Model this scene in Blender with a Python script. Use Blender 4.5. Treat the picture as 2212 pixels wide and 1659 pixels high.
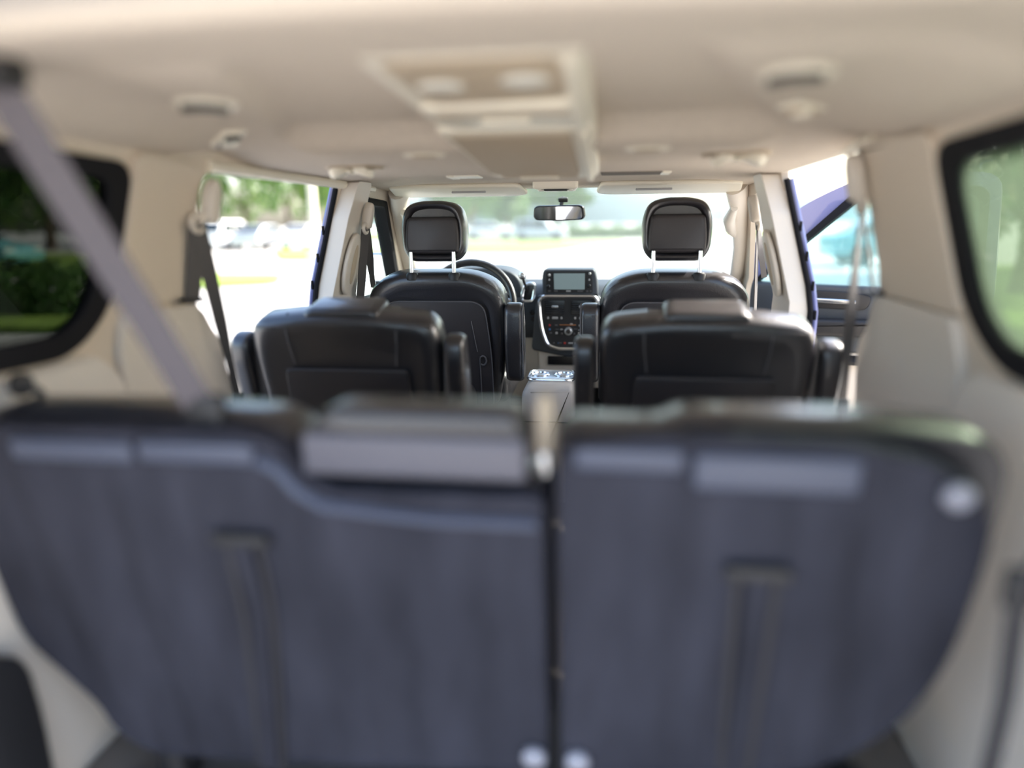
import bpy, bmesh, math, random
from mathutils import Vector, Matrix, noise
from mathutils.geometry import tessellate_polygon
C = bpy.context.scene
for o in list(bpy.data.objects): bpy.data.objects.remove(o)
R = math.radians; PI = math.pi

# ---------------------------------------------------------------- camera, world, sun, exposure
cd = bpy.data.cameras.new('camera'); cam = bpy.data.objects.new('camera', cd); C.collection.objects.link(cam)
cd.sensor_width = 36; cd.lens = 1500 / 2212 * 36; cd.clip_start = .02; cd.clip_end = 3000
yaw, pit, roll = R(8.05), R(13.1), R(.6)
fw = Vector((-math.sin(yaw) * math.cos(pit), math.cos(yaw) * math.cos(pit), -math.sin(pit)))
rt = Vector((math.cos(yaw), math.sin(yaw), 0)); up = rt.cross(fw)
up2 = up * math.cos(roll) + rt * math.sin(roll); rt2 = rt * math.cos(roll) - up * math.sin(roll)
m = Matrix((rt2, up2, -fw)).transposed().to_4x4(); m.translation = Vector((.19, 0, 1.0)); cam.matrix_world = m
cd.dof.use_dof = True; cd.dof.focus_distance = 2.6; cd.dof.aperture_fstop = .6
C.camera = cam
C.view_settings.view_transform = 'Standard'; C.view_settings.look = 'None'
C.view_settings.exposure = 1.42; C.view_settings.gamma = 1.0; C.view_settings.use_curve_mapping = False
w = bpy.data.worlds.new('sky'); C.world = w; w.use_nodes = True
wn = w.node_tree; bg = wn.nodes['Background']
sk = wn.nodes.new('ShaderNodeTexSky'); sk.sky_type = 'NISHITA'; sk.sun_disc = False
sk.sun_elevation = R(39); sk.sun_rotation = R(62); sk.air_density = 1.0; sk.dust_density = 3.5; sk.altitude = 50
wn.links.new(sk.outputs[0], bg.inputs[0]); bg.inputs[1].default_value = 0.32
sl = bpy.data.lights.new('sun', 'SUN'); sl.energy = 6.5; sl.angle = R(1.0); sl.color = (1, .95, .86)
so = bpy.data.objects.new('sun', sl); C.collection.objects.link(so)
az, el = R(62), R(39)     # sun ahead and to the right of the van
sd = Vector((math.sin(az) * math.cos(el), math.cos(az) * math.cos(el), math.sin(el)))
so.rotation_euler = sd.to_track_quat('Z', 'Y').to_euler()
C.cycles.max_bounces = 10; C.cycles.diffuse_bounces = 6; C.cycles.transparent_max_bounces = 24
C.cycles.sample_clamp_indirect = 6; C.cycles.use_denoising = True

# ---------------------------------------------------------------- materials
def mat(name, col, rough=.6, metal=0, spec=.5, bump=0, bscale=200, var=0, vscale=6, coat=0, emit=None, trans=0, vstretch=(1, 1, 1)):
    m = bpy.data.materials.new(name); m.use_nodes = True; nt = m.node_tree; b = nt.nodes['Principled BSDF']
    b.inputs['Base Color'].default_value = (*col, 1); b.inputs['Roughness'].default_value = rough
    b.inputs['Metallic'].default_value = metal; b.inputs['Specular IOR Level'].default_value = spec
    b.inputs['Coat Weight'].default_value = coat
    if emit: b.inputs['Emission Color'].default_value = (*emit, 1); b.inputs['Emission Strength'].default_value = 1
    tc = nt.nodes.new('ShaderNodeTexCoord')
    if bump:
        n = nt.nodes.new('ShaderNodeTexNoise'); n.inputs['Scale'].default_value = bscale; n.inputs['Detail'].default_value = 4
        nt.links.new(tc.outputs['Object'], n.inputs['Vector'])
        bp = nt.nodes.new('ShaderNodeBump'); bp.inputs['Strength'].default_value = bump; bp.inputs['Distance'].default_value = .002
        nt.links.new(n.outputs[0], bp.inputs['Height']); nt.links.new(bp.outputs[0], b.inputs['Normal'])
    if var:
        mp = nt.nodes.new('ShaderNodeMapping'); mp.inputs['Scale'].default_value = vstretch
        n = nt.nodes.new('ShaderNodeTexNoise'); n.inputs['Scale'].default_value = vscale; n.inputs['Detail'].default_value = 5
        mx = nt.nodes.new('ShaderNodeMixRGB'); mx.blend_type = 'MIX'
        mx.inputs[1].default_value = (*[c * (1 - var) for c in col], 1); mx.inputs[2].default_value = (*[min(1, c * (1 + var)) for c in col], 1)
        nt.links.new(tc.outputs['Object'], mp.inputs[0]); nt.links.new(mp.outputs[0], n.inputs['Vector'])
        cr = nt.nodes.new('ShaderNodeValToRGB'); cr.color_ramp.elements[0].position = .3; cr.color_ramp.elements[1].position = .7
        nt.links.new(n.outputs[0], cr.inputs[0]); nt.links.new(cr.outputs[0], mx.inputs[0]); nt.links.new(mx.outputs[0], b.inputs['Base Color'])
    return m
def glass(name, tint, haze=0, hazecol=(1, 1, 1), gloss=.06):
    m = bpy.data.materials.new(name); m.use_nodes = True; nt = m.node_tree; nt.nodes.clear()
    out = nt.nodes.new('ShaderNodeOutputMaterial'); t = nt.nodes.new('ShaderNodeBsdfTransparent'); t.inputs[0].default_value = (*[math.sqrt(c) for c in tint], 1)
    g = nt.nodes.new('ShaderNodeBsdfGlossy'); g.inputs['Roughness'].default_value = .02
    mx = nt.nodes.new('ShaderNodeMixShader'); mx.inputs[0].default_value = gloss
    nt.links.new(t.outputs[0], mx.inputs[1]); nt.links.new(g.outputs[0], mx.inputs[2]); last = mx
    if haze:
        d = nt.nodes.new('ShaderNodeBsdfTranslucent'); d.inputs[0].default_value = (*hazecol, 1)
        m2 = nt.nodes.new('ShaderNodeMixShader')
        n = nt.nodes.new('ShaderNodeTexNoise'); n.inputs['Scale'].default_value = 5; n.inputs['Detail'].default_value = 3
        mr = nt.nodes.new('ShaderNodeMapRange'); mr.inputs[3].default_value = haze * .8; mr.inputs[4].default_value = haze * 1.2
        nt.links.new(n.outputs[0], mr.inputs[0]); nt.links.new(mr.outputs[0], m2.inputs[0])
        nt.links.new(mx.outputs[0], m2.inputs[1]); nt.links.new(d.outputs[0], m2.inputs[2]); last = m2
    nt.links.new(last.outputs[0], out.inputs[0]); return m
M = dict(
    beige=mat('beige_plastic', (.60, .52, .425), .55, bump=.15, bscale=500),
    beige2=mat('beige_trim_plastic', (.66, .605, .535), .5, bump=.15, bscale=500),
    header=mat('greige_header_plastic', (.45, .42, .395), .6),
    lining=mat('headliner_fabric', (.61, .535, .45), .95, spec=.15, bump=.3, bscale=700, var=.03, vscale=60),
    cons=mat('overhead_console_plastic', (.80, .745, .62), .38),
    consin=mat('overhead_console_inset', (.47, .385, .28), .6),
    leather=mat('black_leather', (.020, .0185, .022), .34, spec=.8, coat=.35, bump=.35, bscale=260),
    shell=mat('black_seat_shell', (.032, .028, .03), .42, bump=.2, bscale=400),
    seam=mat('grey_piping', (.10, .095, .10), .5),
    carpet=mat('navy_grey_carpet_back', (.034, .0345, .046), .9, spec=.2, bump=.5, bscale=300, var=.3, vscale=7, vstretch=(1.5, 1, .45)),
    carpetfloor=mat('grey_carpet', (.16, .14, .12), .95, bump=.5, bscale=300),
    flap=mat('blue_grey_vinyl', (.062, .072, .108), .42, bump=.2, bscale=200),
    dark=mat('dark_plastic', (.018, .018, .02), .5),
    rubber=mat('black_rubber', (.008, .008, .010), .85, spec=.2),
    slate=mat('slate_dash_plastic', (.05, .058, .07), .5, bump=.15, bscale=500),
    black=mat('gloss_black', (.01, .01, .012), .25),
    chrome=mat('chrome', (.88, .91, .95), .22, 1),
    satin=mat('satin_metal', (.6, .62, .65), .3, 1),
    screen=mat('dim_screen', (.10, .13, .14), .2, emit=(.045, .06, .062)),
    btn=mat('button_print', (.42, .42, .42), .5), red=mat('button_red', (.5, .04, .03), .5), bluep=mat('button_blue', (.05, .2, .5), .5),
    amber=mat('dial_orange', (.35, .14, .05), .5),
    web=mat('grey_belt_webbing', (.09, .085, .085), .7, bump=.3, bscale=800),
    web2=mat('mauve_grey_belt_webbing', (.105, .092, .102), .7, bump=.3, bscale=800),
    webdark=mat('dark_belt_webbing', (.03, .028, .032), .7),
    paint=mat('violet_blue_paint', (.12, .135, .30), .3, coat=.6),
    mirror=mat('mirror', (.9, .92, .93), .02, 1),
    asphalt=mat('pale_asphalt', (.46, .44, .41), .9, var=.08, vscale=.6),
    grass=mat('verge_grass', (.22, .33, .045), .95, var=.3, vscale=3),
    curb=mat('concrete', (.5, .48, .44), .9),
    bark=mat('bark', (.13, .095, .065), .9, var=.2, vscale=8),
    leafa=mat('leaf_green', (.075, .16, .03), .6, var=.35, vscale=.8), leafb=mat('leaf_light', (.17, .27, .05), .6, var=.3, vscale=.8),
    hill=mat('distant_hill', (.12, .16, .17), 1, var=.15, vscale=.02),
    pole=mat('pole_paint', (.62, .58, .46), .6), tyre=mat('tyre', (.02, .02, .02), .8),
    cwhite=mat('car_white', (.8, .8, .8), .3, coat=.5), csilver=mat('car_silver', (.5, .52, .55), .3, .5, coat=.5), cblue=mat('car_blue', (.08, .16, .36), .3, coat=.5),
    cred=mat('car_red', (.4, .06, .04), .3, coat=.5), cdark=mat('car_dark', (.03, .035, .045), .3, coat=.5), cteal=mat('car_teal', (.15, .42, .44), .3, coat=.5),
    cglass=mat('car_window', (.02, .03, .035), .08), lamp=mat('lamp_lens', (.7, .68, .6), .25),
    g_front=glass('windshield_glass', (.66, .72, .70), .03, (.92, 1, .97)), g_door=glass('door_glass', (.80, .93, .90)),  # windshield: pale haze mixed into the glass imitates glare
    g_open=glass('open_door_glass', (.40, .60, .62), .04, (.7, .97, 1)),
    g_ql=glass('dark_quarter_glass', (.031, .034, .031), gloss=.02), g_qr=glass('glare_quarter_glass', (.105, .135, .105), .075, (.62, .76, .58), gloss=.04),  # right pane: green haze colour stands in for glare and reflected foliage
)

def folds(m):
    nt = m.node_tree; b = nt.nodes['Principled BSDF']; tc = nt.nodes.new('ShaderNodeTexCoord'); mp = nt.nodes.new('ShaderNodeMapping')
    mp.inputs['Rotation'].default_value = (0, R(38), 0); mp.inputs['Scale'].default_value = (2.6, 1, .45)
    n = nt.nodes.new('ShaderNodeTexNoise'); n.inputs['Scale'].default_value = 4.5; n.inputs['Detail'].default_value = 1.5
    bp = nt.nodes.new('ShaderNodeBump'); bp.inputs['Strength'].default_value = .8; bp.inputs['Distance'].default_value = .05
    old = b.inputs['Normal'].links[0].from_node
    nt.links.new(tc.outputs['Object'], mp.inputs[0]); nt.links.new(mp.outputs[0], n.inputs['Vector']); nt.links.new(n.outputs[0], bp.inputs['Height']); nt.links.new(bp.outputs[0], old.inputs['Normal'])
folds(M['carpet'])

# ---------------------------------------------------------------- mesh helpers
WL = {}
def rpoly(pts, r=.02, n=5):
    """closed polygon with rounded corners; r is one radius or a list"""
    out = []; N = len(pts)
    for i in range(N):
        p = Vector(pts[i][:2]); a = Vector(pts[i - 1][:2]); b = Vector(pts[(i + 1) % N][:2]); ri = r[i] if isinstance(r, (list, tuple)) else r
        la, lb = (a - p).length, (b - p).length; t = min(ri, la * .49, lb * .49)
        if t < 1e-4: out.append((p.x, p.y)); continue
        A = p + (a - p).normalized() * t; B = p + (b - p).normalized() * t
        for k in range(n + 1):
            s = k / n; q = A * (1 - s) ** 2 + p * 2 * s * (1 - s) * .999 + B * s * s
            out.append((q.x, q.y))
    return out
def rrect(cx, cz, wd, h, r, n=5): return rpoly([(cx - wd / 2, cz - h / 2), (cx + wd / 2, cz - h / 2), (cx + wd / 2, cz + h / 2), (cx - wd / 2, cz + h / 2)], r, n)
def ell(cx, cz, a, b, n=24): return [(cx + a * math.cos(2 * PI * k / n), cz + b * math.sin(2 * PI * k / n)) for k in range(n)]
XZ = Matrix.Identity(4)                                     # outline (x,z), depth along y
XY = Matrix(((1, 0, 0, 0), (0, 0, 1, 0), (0, -1, 0, 0), (0, 0, 0, 1)))   # outline (x,y), depth d goes down: z=-d
YZ = Matrix(((0, 1, 0, 0), (1, 0, 0, 0), (0, 0, 1, 0), (0, 0, 0, 1)))    # outline (y,z), depth along x
def soft(d0, d1, r, k=3):
    """thickness profile with rounded rims: list of (depth, inset)"""
    r = min(r, abs(d1 - d0) / 2); s = 1 if d1 > d0 else -1; out = []
    for i in range(k + 1):
        a = PI / 2 * i / k; out.append((d0 + s * r * (1 - math.cos(a)), r * (1 - math.sin(a))))
    for i in range(k + 1):
        a = PI / 2 * i / k; out.append((d1 - s * r * (1 - math.sin(a)), r * (1 - math.cos(a))))
    return out
class MB:
    def __init__(s): s.bm = bmesh.new()
    def slab(s, ol, prof, M4=XZ, cap=True, sc=False):
        x0, x1 = min(p[0] for p in ol), max(p[0] for p in ol); z0, z1 = min(p[1] for p in ol), max(p[1] for p in ol); ccx, ccz, hx, hz = (x0 + x1) / 2, (z0 + z1) / 2, (x1 - x0) / 2, (z1 - z0) / 2
        N = len(ol); P = [Vector(p) for p in ol]
        area = sum(P[i].x * P[(i + 1) % N].y - P[(i + 1) % N].x * P[i].y for i in range(N)); sg = 1 if area > 0 else -1
        nr = []
        for i in range(N):
            e = (P[(i + 1) % N] - P[i - 1]); e = e.normalized() if e.length > 1e-9 else Vector((1, 0)); nr.append(Vector((e.y, -e.x)) * sg)
        rings = []
        for d, ins in prof:
            if sc: rings.append([s.bm.verts.new(M4 @ Vector((ccx + (P[i].x - ccx) * (hx - ins) / hx, d, ccz + (P[i].y - ccz) * (hz - ins) / hz))) for i in range(N)])
            else: rings.append([s.bm.verts.new(M4 @ Vector((P[i].x - nr[i].x * ins, d, P[i].y - nr[i].y * ins))) for i in range(N)])
        for a, b in zip(rings, rings[1:]):
            for i in range(N): s.bm.faces.new((a[i], a[(i + 1) % N], b[(i + 1) % N], b[i]))
        if cap:
            s.bm.faces.new(rings[0]); s.bm.faces.new(rings[-1][::-1])
        return s
    def rbox(s, c, size, r=.01, M4=None):
        c = Vector(c); T = Matrix.Translation(c) if M4 is None else M4 @ Matrix.Translation(c)
        return s.slab(rrect(0, 0, size[0], size[2], r), soft(-size[1] / 2, size[1] / 2, r * .8), T)
    def tube(s, path, r, closed=False, n=8, flat=1):
        P = [Vector(p) for p in path]; N = len(P); rings = []; prev = None
        for i in range(N):
            if closed: t = P[(i + 1) % N] - P[i - 1]
            else: t = P[min(i + 1, N - 1)] - P[max(i - 1, 0)]
            t.normalize()
            if prev is None: u = t.orthogonal().normalized()
            else: u = (prev - t * prev.dot(t)).normalized()
            prev = u; v = t.cross(u); rr = r[i] if isinstance(r, (list, tuple)) else r
            rings.append([s.bm.verts.new(P[i] + u * rr * math.cos(2 * PI * k / n) + v * rr * flat * math.sin(2 * PI * k / n)) for k in range(n)])
        pr = list(zip(rings, rings[1:])) + ([(rings[-1], rings[0])] if closed else [])
        for a, b in pr:
            for k in range(n): s.bm.faces.new((a[k], a[(k + 1) % n], b[(k + 1) % n], b[k]))
        if not closed: s.bm.faces.new(rings[0][::-1]); s.bm.faces.new(rings[-1])
        return s
    def ribbon(s, path, wv, wd, th=.0016):
        """flat webbing: path points, width vector(s), thickness"""
        P = [Vector(p) for p in path]; N = len(P); rings = []
        for i in range(N):
            t = (P[min(i + 1, N - 1)] - P[max(i - 1, 0)]).normalized(); wvi = Vector(wv[i] if isinstance(wv, list) else wv)
            u = (wvi - t * wvi.dot(t)).normalized(); v = t.cross(u); q = wd[i] if isinstance(wd, list) else wd
            rings.append([s.bm.verts.new(P[i] + u * q / 2 * a + v * th * b) for a, b in ((-1, -1), (1, -1), (1, 1), (-1, 1))])
        for a, b in zip(rings, rings[1:]):
            for k in range(4): s.bm.faces.new((a[k], a[(k + 1) % 4], b[(k + 1) % 4], b[k]))
        s.bm.faces.new(rings[0][::-1]); s.bm.faces.new(rings[-1]); return s
    def lathe(s, prof, M4=Matrix.Identity(4), n=28):
        """prof: (radius, z) pairs around local z"""
        rings = [[s.bm.verts.new(M4 @ Vector((max(r, 1e-4) * math.cos(2 * PI * k / n), max(r, 1e-4) * math.sin(2 * PI * k / n), z))) for k in range(n)] for r, z in prof]
        for a, b in zip(rings, rings[1:]):
            for k in range(n): s.bm.faces.new((a[k], a[(k + 1) % n], b[(k + 1) % n], b[k]))
        s.bm.faces.new(rings[0][::-1]); s.bm.faces.new(rings[-1]); return s
    def ball(s, c, r, sc=(1, 1, 1)):
        k = 8; prof = [(r * math.sin(PI * i / k), -r * math.cos(PI * i / k)) for i in range(k + 1)]
        return s.lathe(prof, Matrix.Translation(c) @ Matrix.Diagonal((*sc, 1)), 16)
    def build(s, name, material, parent=None, smooth=38, mats=None, recalc=True):
        if recalc: bmesh.ops.recalc_face_normals(s.bm, faces=s.bm.faces)
        me = bpy.data.meshes.new(name); s.bm.to_mesh(me); s.bm.free()
        o = bpy.data.objects.new(name, me); C.collection.objects.link(o)
        me.materials.append(material)
        for x in (mats or []): me.materials.append(x)
        if smooth: me.shade_smooth(); me.set_sharp_from_angle(angle=R(smooth))
        if parent:
            o.parent = parent; me.transform(Matrix.Translation(-WL.get(parent.name, Vector((0, 0, 0))))); WL[o.name] = WL.get(parent.name, Vector((0, 0, 0)))
        else: WL[o.name] = Vector((0, 0, 0))
        return o
def thing(name, label, cat, loc=(0, 0, 0), group=None, kind=None):
    o = bpy.data.objects.new(name, None); C.collection.objects.link(o); o.location = loc; o.empty_display_size = .1
    WL[o.name] = Vector(loc); return tag(o, label, cat, group, kind)
def tag(o, label=None, cat=None, group=None, kind=None):
    if label: o['label'] = label
    if cat: o['category'] = cat
    if group: o['group'] = group
    if kind: o['kind'] = kind
    return o
def copy_tree(o, parent=None):
    c = o.copy(); C.collection.objects.link(c); c.parent = parent
    for ch in [x for x in bpy.data.objects if x.parent == o]: copy_tree(ch, c)
    return c
def sm(t): t = max(0, min(1, t)); return t * t * (3 - 2 * t)

# ---------------------------------------------------------------- van body
def SX(z): return .80 if z < .75 else .80 - (z - .75) * .10 / .38
def wallpiece(outer, holes, s, off_in, off_out, name, m, parent=None, m2=None, bev=.006):
    loops = [outer] + holes; v3 = [[Vector((p[0], p[1], 0)) for p in L] for L in loops]; flat = [p for L in v3 for p in L]
    tris = tessellate_polygon(v3); bm = bmesh.new()
    A = [bm.verts.new((0, p.x, p.y)) for p in flat]; B = [bm.verts.new((1, p.x, p.y)) for p in flat]
    for t in tris:
        bm.faces.new([A[i] for i in t]); bm.faces.new([B[i] for i in reversed(t)])
    k = 0
    for L in loops:
        n = len(L)
        for i in range(n):
            a, b = k + i, k + (i + 1) % n
            bm.faces.new((A[a], A[b], B[b], B[a]))
        k += n
    for z in (.75, .85, .95, 1.05, 1.13):
        bmesh.ops.bisect_plane(bm, geom=bm.verts[:] + bm.edges[:] + bm.faces[:], plane_co=(0, 0, z), plane_no=(0, 0, 1))
    for v in bm.verts:
        o = off_in if v.co.x < .5 else off_out
        v.co.x = s * (SX(v.co.z) - o)
    bmesh.ops.recalc_face_normals(bm, faces=bm.faces)
    mb = MB(); mb.bm.free(); mb.bm = bm
    if m2:
        bm.normal_update()
        for f in bm.faces:
            if f.normal.x * s > -.6: f.material_index = 1
    o = mb.build(name, m, parent, 30, [m2] if m2 else None, recalc=False)
    if bev:
        b = o.modifiers.new('b', 'BEVEL'); b.width = bev; b.segments = 3; b.limit_method = 'ANGLE'; b.angle_limit = R(50)
    return o

# slider opening, front opening and quarter glass, as (y,z) outlines, slightly different on the two sides as the photo shows
SL = {-1: [(1.73, -.04), (1.72, .47), (1.645, .64), (1.632, .74), (1.535, .815), (1.495, .87), (1.475, 1.0), (1.49, 1.122), (2.285, 1.122), (2.262, .75), (2.262, -.04)],
      1: [(1.74, -.04), (1.725, .50), (1.755, .70), (1.745, .74), (1.615, .84), (1.575, .90), (1.565, 1.06), (1.61, 1.15), (2.30, 1.145), (2.262, .75), (2.262, -.04)]}
SLr = [.05, .05, .05, .05, .05, .05, .05, .05, .03, .03, .05]
FO = [(2.52, -.04), (3.28, -.04), (3.28, .70), (2.80, 1.09), (2.46, 1.10)]
QW = [(.55, .80), (1.13, .79), (1.205, .86), (1.225, 1.10), (.55, 1.12)]
OUT = [(.30, -.35), (3.78, -.35), (3.78, .68), (3.36, .75), (2.88, 1.125), (2.80, 1.18), (.30, 1.18)]
for s, nm in ((-1, 'wall_left'), (1, 'wall_right')):
    side = 'left' if s < 0 else 'right'
    wl = wallpiece(OUT, [rpoly(SL[s], SLr, 4), rpoly(FO, .03, 3), rpoly(QW, [.05, .06, .05, .04, .05], 4)], s, 0, -.022, nm, M['beige'])
    tag(wl, f'beige {side} body side of the minivan cabin with its door openings', 'wall', kind='structure')
n_tr = 0
def trim(o, label):
    global n_tr
    n_tr += 1; o.name = f'trim_{n_tr}'; tag(o, label, 'trim', kind='structure'); return o
for s in (-1, 1):
    side = 'left' if s < 0 else 'right'
    e = SL[s]; yb = 1.225
    # upper pillar cover between quarter glass and slider opening
    up_ol = rpoly([(yb + .012, .845), (e[4][0] - .03, .845), (e[5][0] - .012, e[5][1]), (e[6][0] - .012, e[6][1]), (e[7][0] - .03, e[7][1]), (yb + .025, 1.135)], .02, 3)
    trim(wallpiece(up_ol, [], s, .014, -.002, 'x', M['beige'], None, None, .008), f'beige upper pillar cover between the {side} quarter window and sliding door opening')
    lo_ol = rpoly([(1.256, -.05), (e[1][0] - .006, -.05), (e[1][0] - .012, e[1][1]), (e[2][0] - .012, e[2][1]), (e[3][0] - .012, e[3][1] - .02), (e[4][0] - .012, e[4][1]), (1.256, .838)], .03, 3)
    lw = trim(wallpiece(lo_ol, [], s, .018, -.002, 'x', M['beige2'], None, None, .012), f'pale beige lower pillar cover behind the {side} sliding door opening')
    cg = rpoly([(.32, -.33), (1.25, -.33), (1.25, .70), (1.18, .765), (.98, .757), (.32, .75)], .03, 3)
    trim(wallpiece(cg, [], s, .022, -.002, 'x', M['beige2'], None, None, .018), f'pale beige cargo side panel with a ledge under the {side} quarter window')
    bp = rpoly([(2.262, -.03), (2.50, -.03), (2.50, .70), (2.43, 1.06), (2.44, 1.14), (2.31, 1.14), (2.275, 1.02), (2.262, .75)], .015, 3)
    tb = trim(wallpiece(bp, [], s, .055, -.018, 'x', M['beige2'], None, None, .028), f'beige middle pillar cover with a grab slot at the {side} front seat')
    zc, yc = .865, 2.345
    xs = s * (SX(zc) - .064)
    T = Matrix.Translation((xs, yc, zc)) @ Matrix.Rotation(-s * R(14.7), 4, 'Y')
    MB().slab(ell(0, 0, .058, .110), soft(s * .004, -s * .012, .008), T @ YZ).build('grab_handle', M['beige2'], tb)
    MB().slab(ell(0.006, 0, .020, .070), soft(-s * .010, -s * .0145, .003), T @ YZ).build('handle_recess', M['consin'], tb)
    # rubber seal and painted door-jamb strip at the rear edge of the middle pillar
    pth = [(s * (SX(z) + .010), 2.258 + max(0, z - .78) * .06, z) for z in [i * .08 for i in range(0, 15)]]
    trim(MB().tube(pth, .009).build('x', M['rubber']), f'black rubber door seal along the {side} middle pillar')
    pth = [(s * (SX(z) + .024), 2.260 + max(0, z - .78) * .06, z) for z in [i * .08 for i in range(0, 15)]]
    pj = trim(MB().tube(pth, .008).build('x', M['paint']), f'blue painted door jamb edge outside the {side} middle pillar')
    for k in range(5):
        zz = .62 + k * .09
        MB().rbox((s * (SX(zz) + .022), 2.252 + max(0, zz - .78) * .06, zz), (.008, .008, .03), .003).build('jamb_bolt', M['rubber'], pj)
    # roof rail above the slider opening
    pth = [(s * (SX(1.13) - .004), y, 1.128 if s < 0 else 1.152) for y in (1.50, 1.8, 2.1, 2.35, 2.6)]
    trim(MB().tube(pth, .014).build('x', M['cons']), f'pale roof rail bead above the {side} sliding door opening')
    # A pillar
    P = [Vector((s * .655, 2.80, 1.13)), Vector((s * .70, 2.95, 1.04)), Vector((s * .745, 3.15, .90)), Vector((s * .78, 3.42, .72))]
    ap = trim(MB().tube(P, [.05, .042, .038, .04], n=12, flat=.7).build('x', M['beige2']), f'beige windshield pillar cover at the {side} front corner')
    MB().tube([(s * .66, 2.86, 1.045), (s * .655, 2.93, 1.0), (s * .675, 3.0, .965), (s * .70, 3.06, .94)], [.014, .024, .022, .012], n=10).build('grab_handle', M['beige2'], ap)
# lower black strip in the cargo bay, left
trim(MB().slab(rpoly([(.78, -.33), (.90, -.33), (.895, .2), (.885, .30), (.86, .34), (.78, .34)], .02), soft(-.80, -.735, .01), YZ).build('x', M['dark']), 'black plastic cargo trim upright at the left beside the rear bench')
def window(n, s, gm, label):
    root = thing(f'window_{n}', label, 'window', (s * .78, .9, .8), kind='structure')
    o = rpoly(QW, [.05, .06, .05, .04, .05], 5); inn = rpoly([(.58, .822), (1.115, .810), (1.178, .868), (1.200, 1.085), (.58, 1.10)], [.04, .06, .05, .04, .04], 5)
    wallpiece(rpoly([(.53, .775), (1.14, .765), (1.23, .85), (1.25, 1.115), (.53, 1.14)], [.05, .08, .06, .05, .05], 5), [inn], s, .008, -.020, 'seal', M['rubber'], root, None, .008)
    wallpiece(rpoly([(.56, .81), (1.13, .80), (1.20, .865), (1.22, 1.095), (.56, 1.11)], .03, 4), [], s, -.002, -.006, 'pane', gm, root, None, 0)
    return root
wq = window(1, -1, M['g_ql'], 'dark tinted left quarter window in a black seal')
window(2, 1, M['g_qr'], 'tinted right quarter window with green glare mixed into its glass, in a black seal')
MB().tube([(-.775, .86, 1.07), (-.785, .94, 1.02), (-.792, 1.0, .98)], .0012).tube([(-.792, 1.0, .98), (-.798, 1.045, .945)], .0012).rbox((-.80, 1.045, .94), (.004, .03, .012), .002).build('antenna_wire', M['btn'], wq)

# ceiling
def zceil(x, y):
    ax = abs(x)
    t0 = sm((ax - .46) / .08); t = sm((y - 1.475) / .05) * (1 - t0) + sm((y - 1.35) / .4) * t0
    base = 1.187 - .037 * t - .012 * sm((y - 2.3) / .6)
    hump = -.012 * math.exp(-((y - .62) / .10) ** 2) + .008 * math.exp(-((y - .84) / .05) ** 2)
    hw = .33 + .15 * (y - 1.05) / .45
    rec = .022 * sm((y - .86) / .07) * (1 - sm((y - 1.475) / .035)) * (1 - sm((ax - hw) / .04))
    rec2 = 0
    side = (-.045 + .035 * sm((y - 1.35) / .2)) * sm((ax - .50) / .20)
    return base + hump + rec + rec2 + side
bm = MB(); g = []; ys = [.60 + i * .0225 for i in range(0, 102)]; xs = [-.715 + 1.43 * i / 72 for i in range(73)]
for x in xs: g.append([bm.bm.verts.new((x, y + .08 * (x / .7) ** 2 * max(0, (.9 - y) / .3), zceil(x, y + .08 * (x / .7) ** 2 * max(0, (.9 - y) / .3)))) for y in ys])
for i in range(len(xs) - 1):
    for j in range(len(ys) - 1): bm.bm.faces.new((g[i][j], g[i + 1][j], g[i + 1][j + 1], g[i][j + 1]))
ce = bm.build('ceiling', M['lining'], smooth=60, recalc=False)
tag(ce, 'beige fabric headliner of the minivan roof', 'ceiling', kind='structure')
md = ce.modifiers.new('s', 'SOLIDIFY'); md.thickness = .05; md.offset = 1
# normals must point down for the room side
for p in ce.data.polygons: pass
if ce.data.polygons[0].normal.z > 0: ce.data.flip_normals(); md.offset = -1
# rear header trim
bm = MB(); g = []; xs = [-.73 + 1.46 * i / 40 for i in range(41)]
for x in xs:
    f = 1 - (x / .73) ** 2; r = []
    for k in range(9):
        t = k / 8; y = .28 + t * (.335 + .08 * (x / .7) ** 2); z = 1.262 - .076 * t ** 1.3 + .005 * f * (1 - t) - .045 * sm((abs(x) - .5) / .2)
        r.append(bm.bm.verts.new((x, y, z)))
    r.append(bm.bm.verts.new((x, r[-1].co.y + .006, r[-1].co.z + .02)))
    g.append(r)
for i in range(40):
    for j in range(9): bm.bm.faces.new((g[i][j], g[i][j + 1], g[i + 1][j + 1], g[i + 1][j]))
rh = trim(bm.build('x', M['header'], smooth=50, recalc=False), 'pale plastic header trim over the tailgate opening')
md = rh.modifiers.new('s', 'SOLIDIFY'); md.thickness = .03; md.offset = -1
# roof skin above everything (keeps the cabin dark from above)
tag(MB().rbox((0, 1.62, 1.275), (1.46, 2.55, .03), .012).build('trim_40', M['paint']), 'blue painted roof skin of the minivan', 'roof', kind='structure')
# floor
tag(MB().rbox((0, 2.36, -.03), (1.56, 2.85, .06), .01).build('floor', M['carpetfloor']), 'grey carpeted minivan floor', 'floor', kind='structure')
trim(MB().rbox((0, .62, -.33), (1.5, .66, .05), .01).build('x', M['carpetfloor']), 'carpeted bottom of the cargo well behind the rear bench')
trim(MB().rbox((0, .945, -.17), (1.5, .03, .28), .006).build('x', M['carpetfloor']), 'front face of the cargo well')
trim(MB().rbox((-.30, .965, .008), (.75, .05, .02), .006).build('x', M['flap']), 'pale sill strip along the edge of the cargo well')
trim(MB().rbox((0, 3.73, .2), (1.56, .06, 1.0), .01).build('x', M['dark']), 'dark firewall under the windshield')

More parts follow.
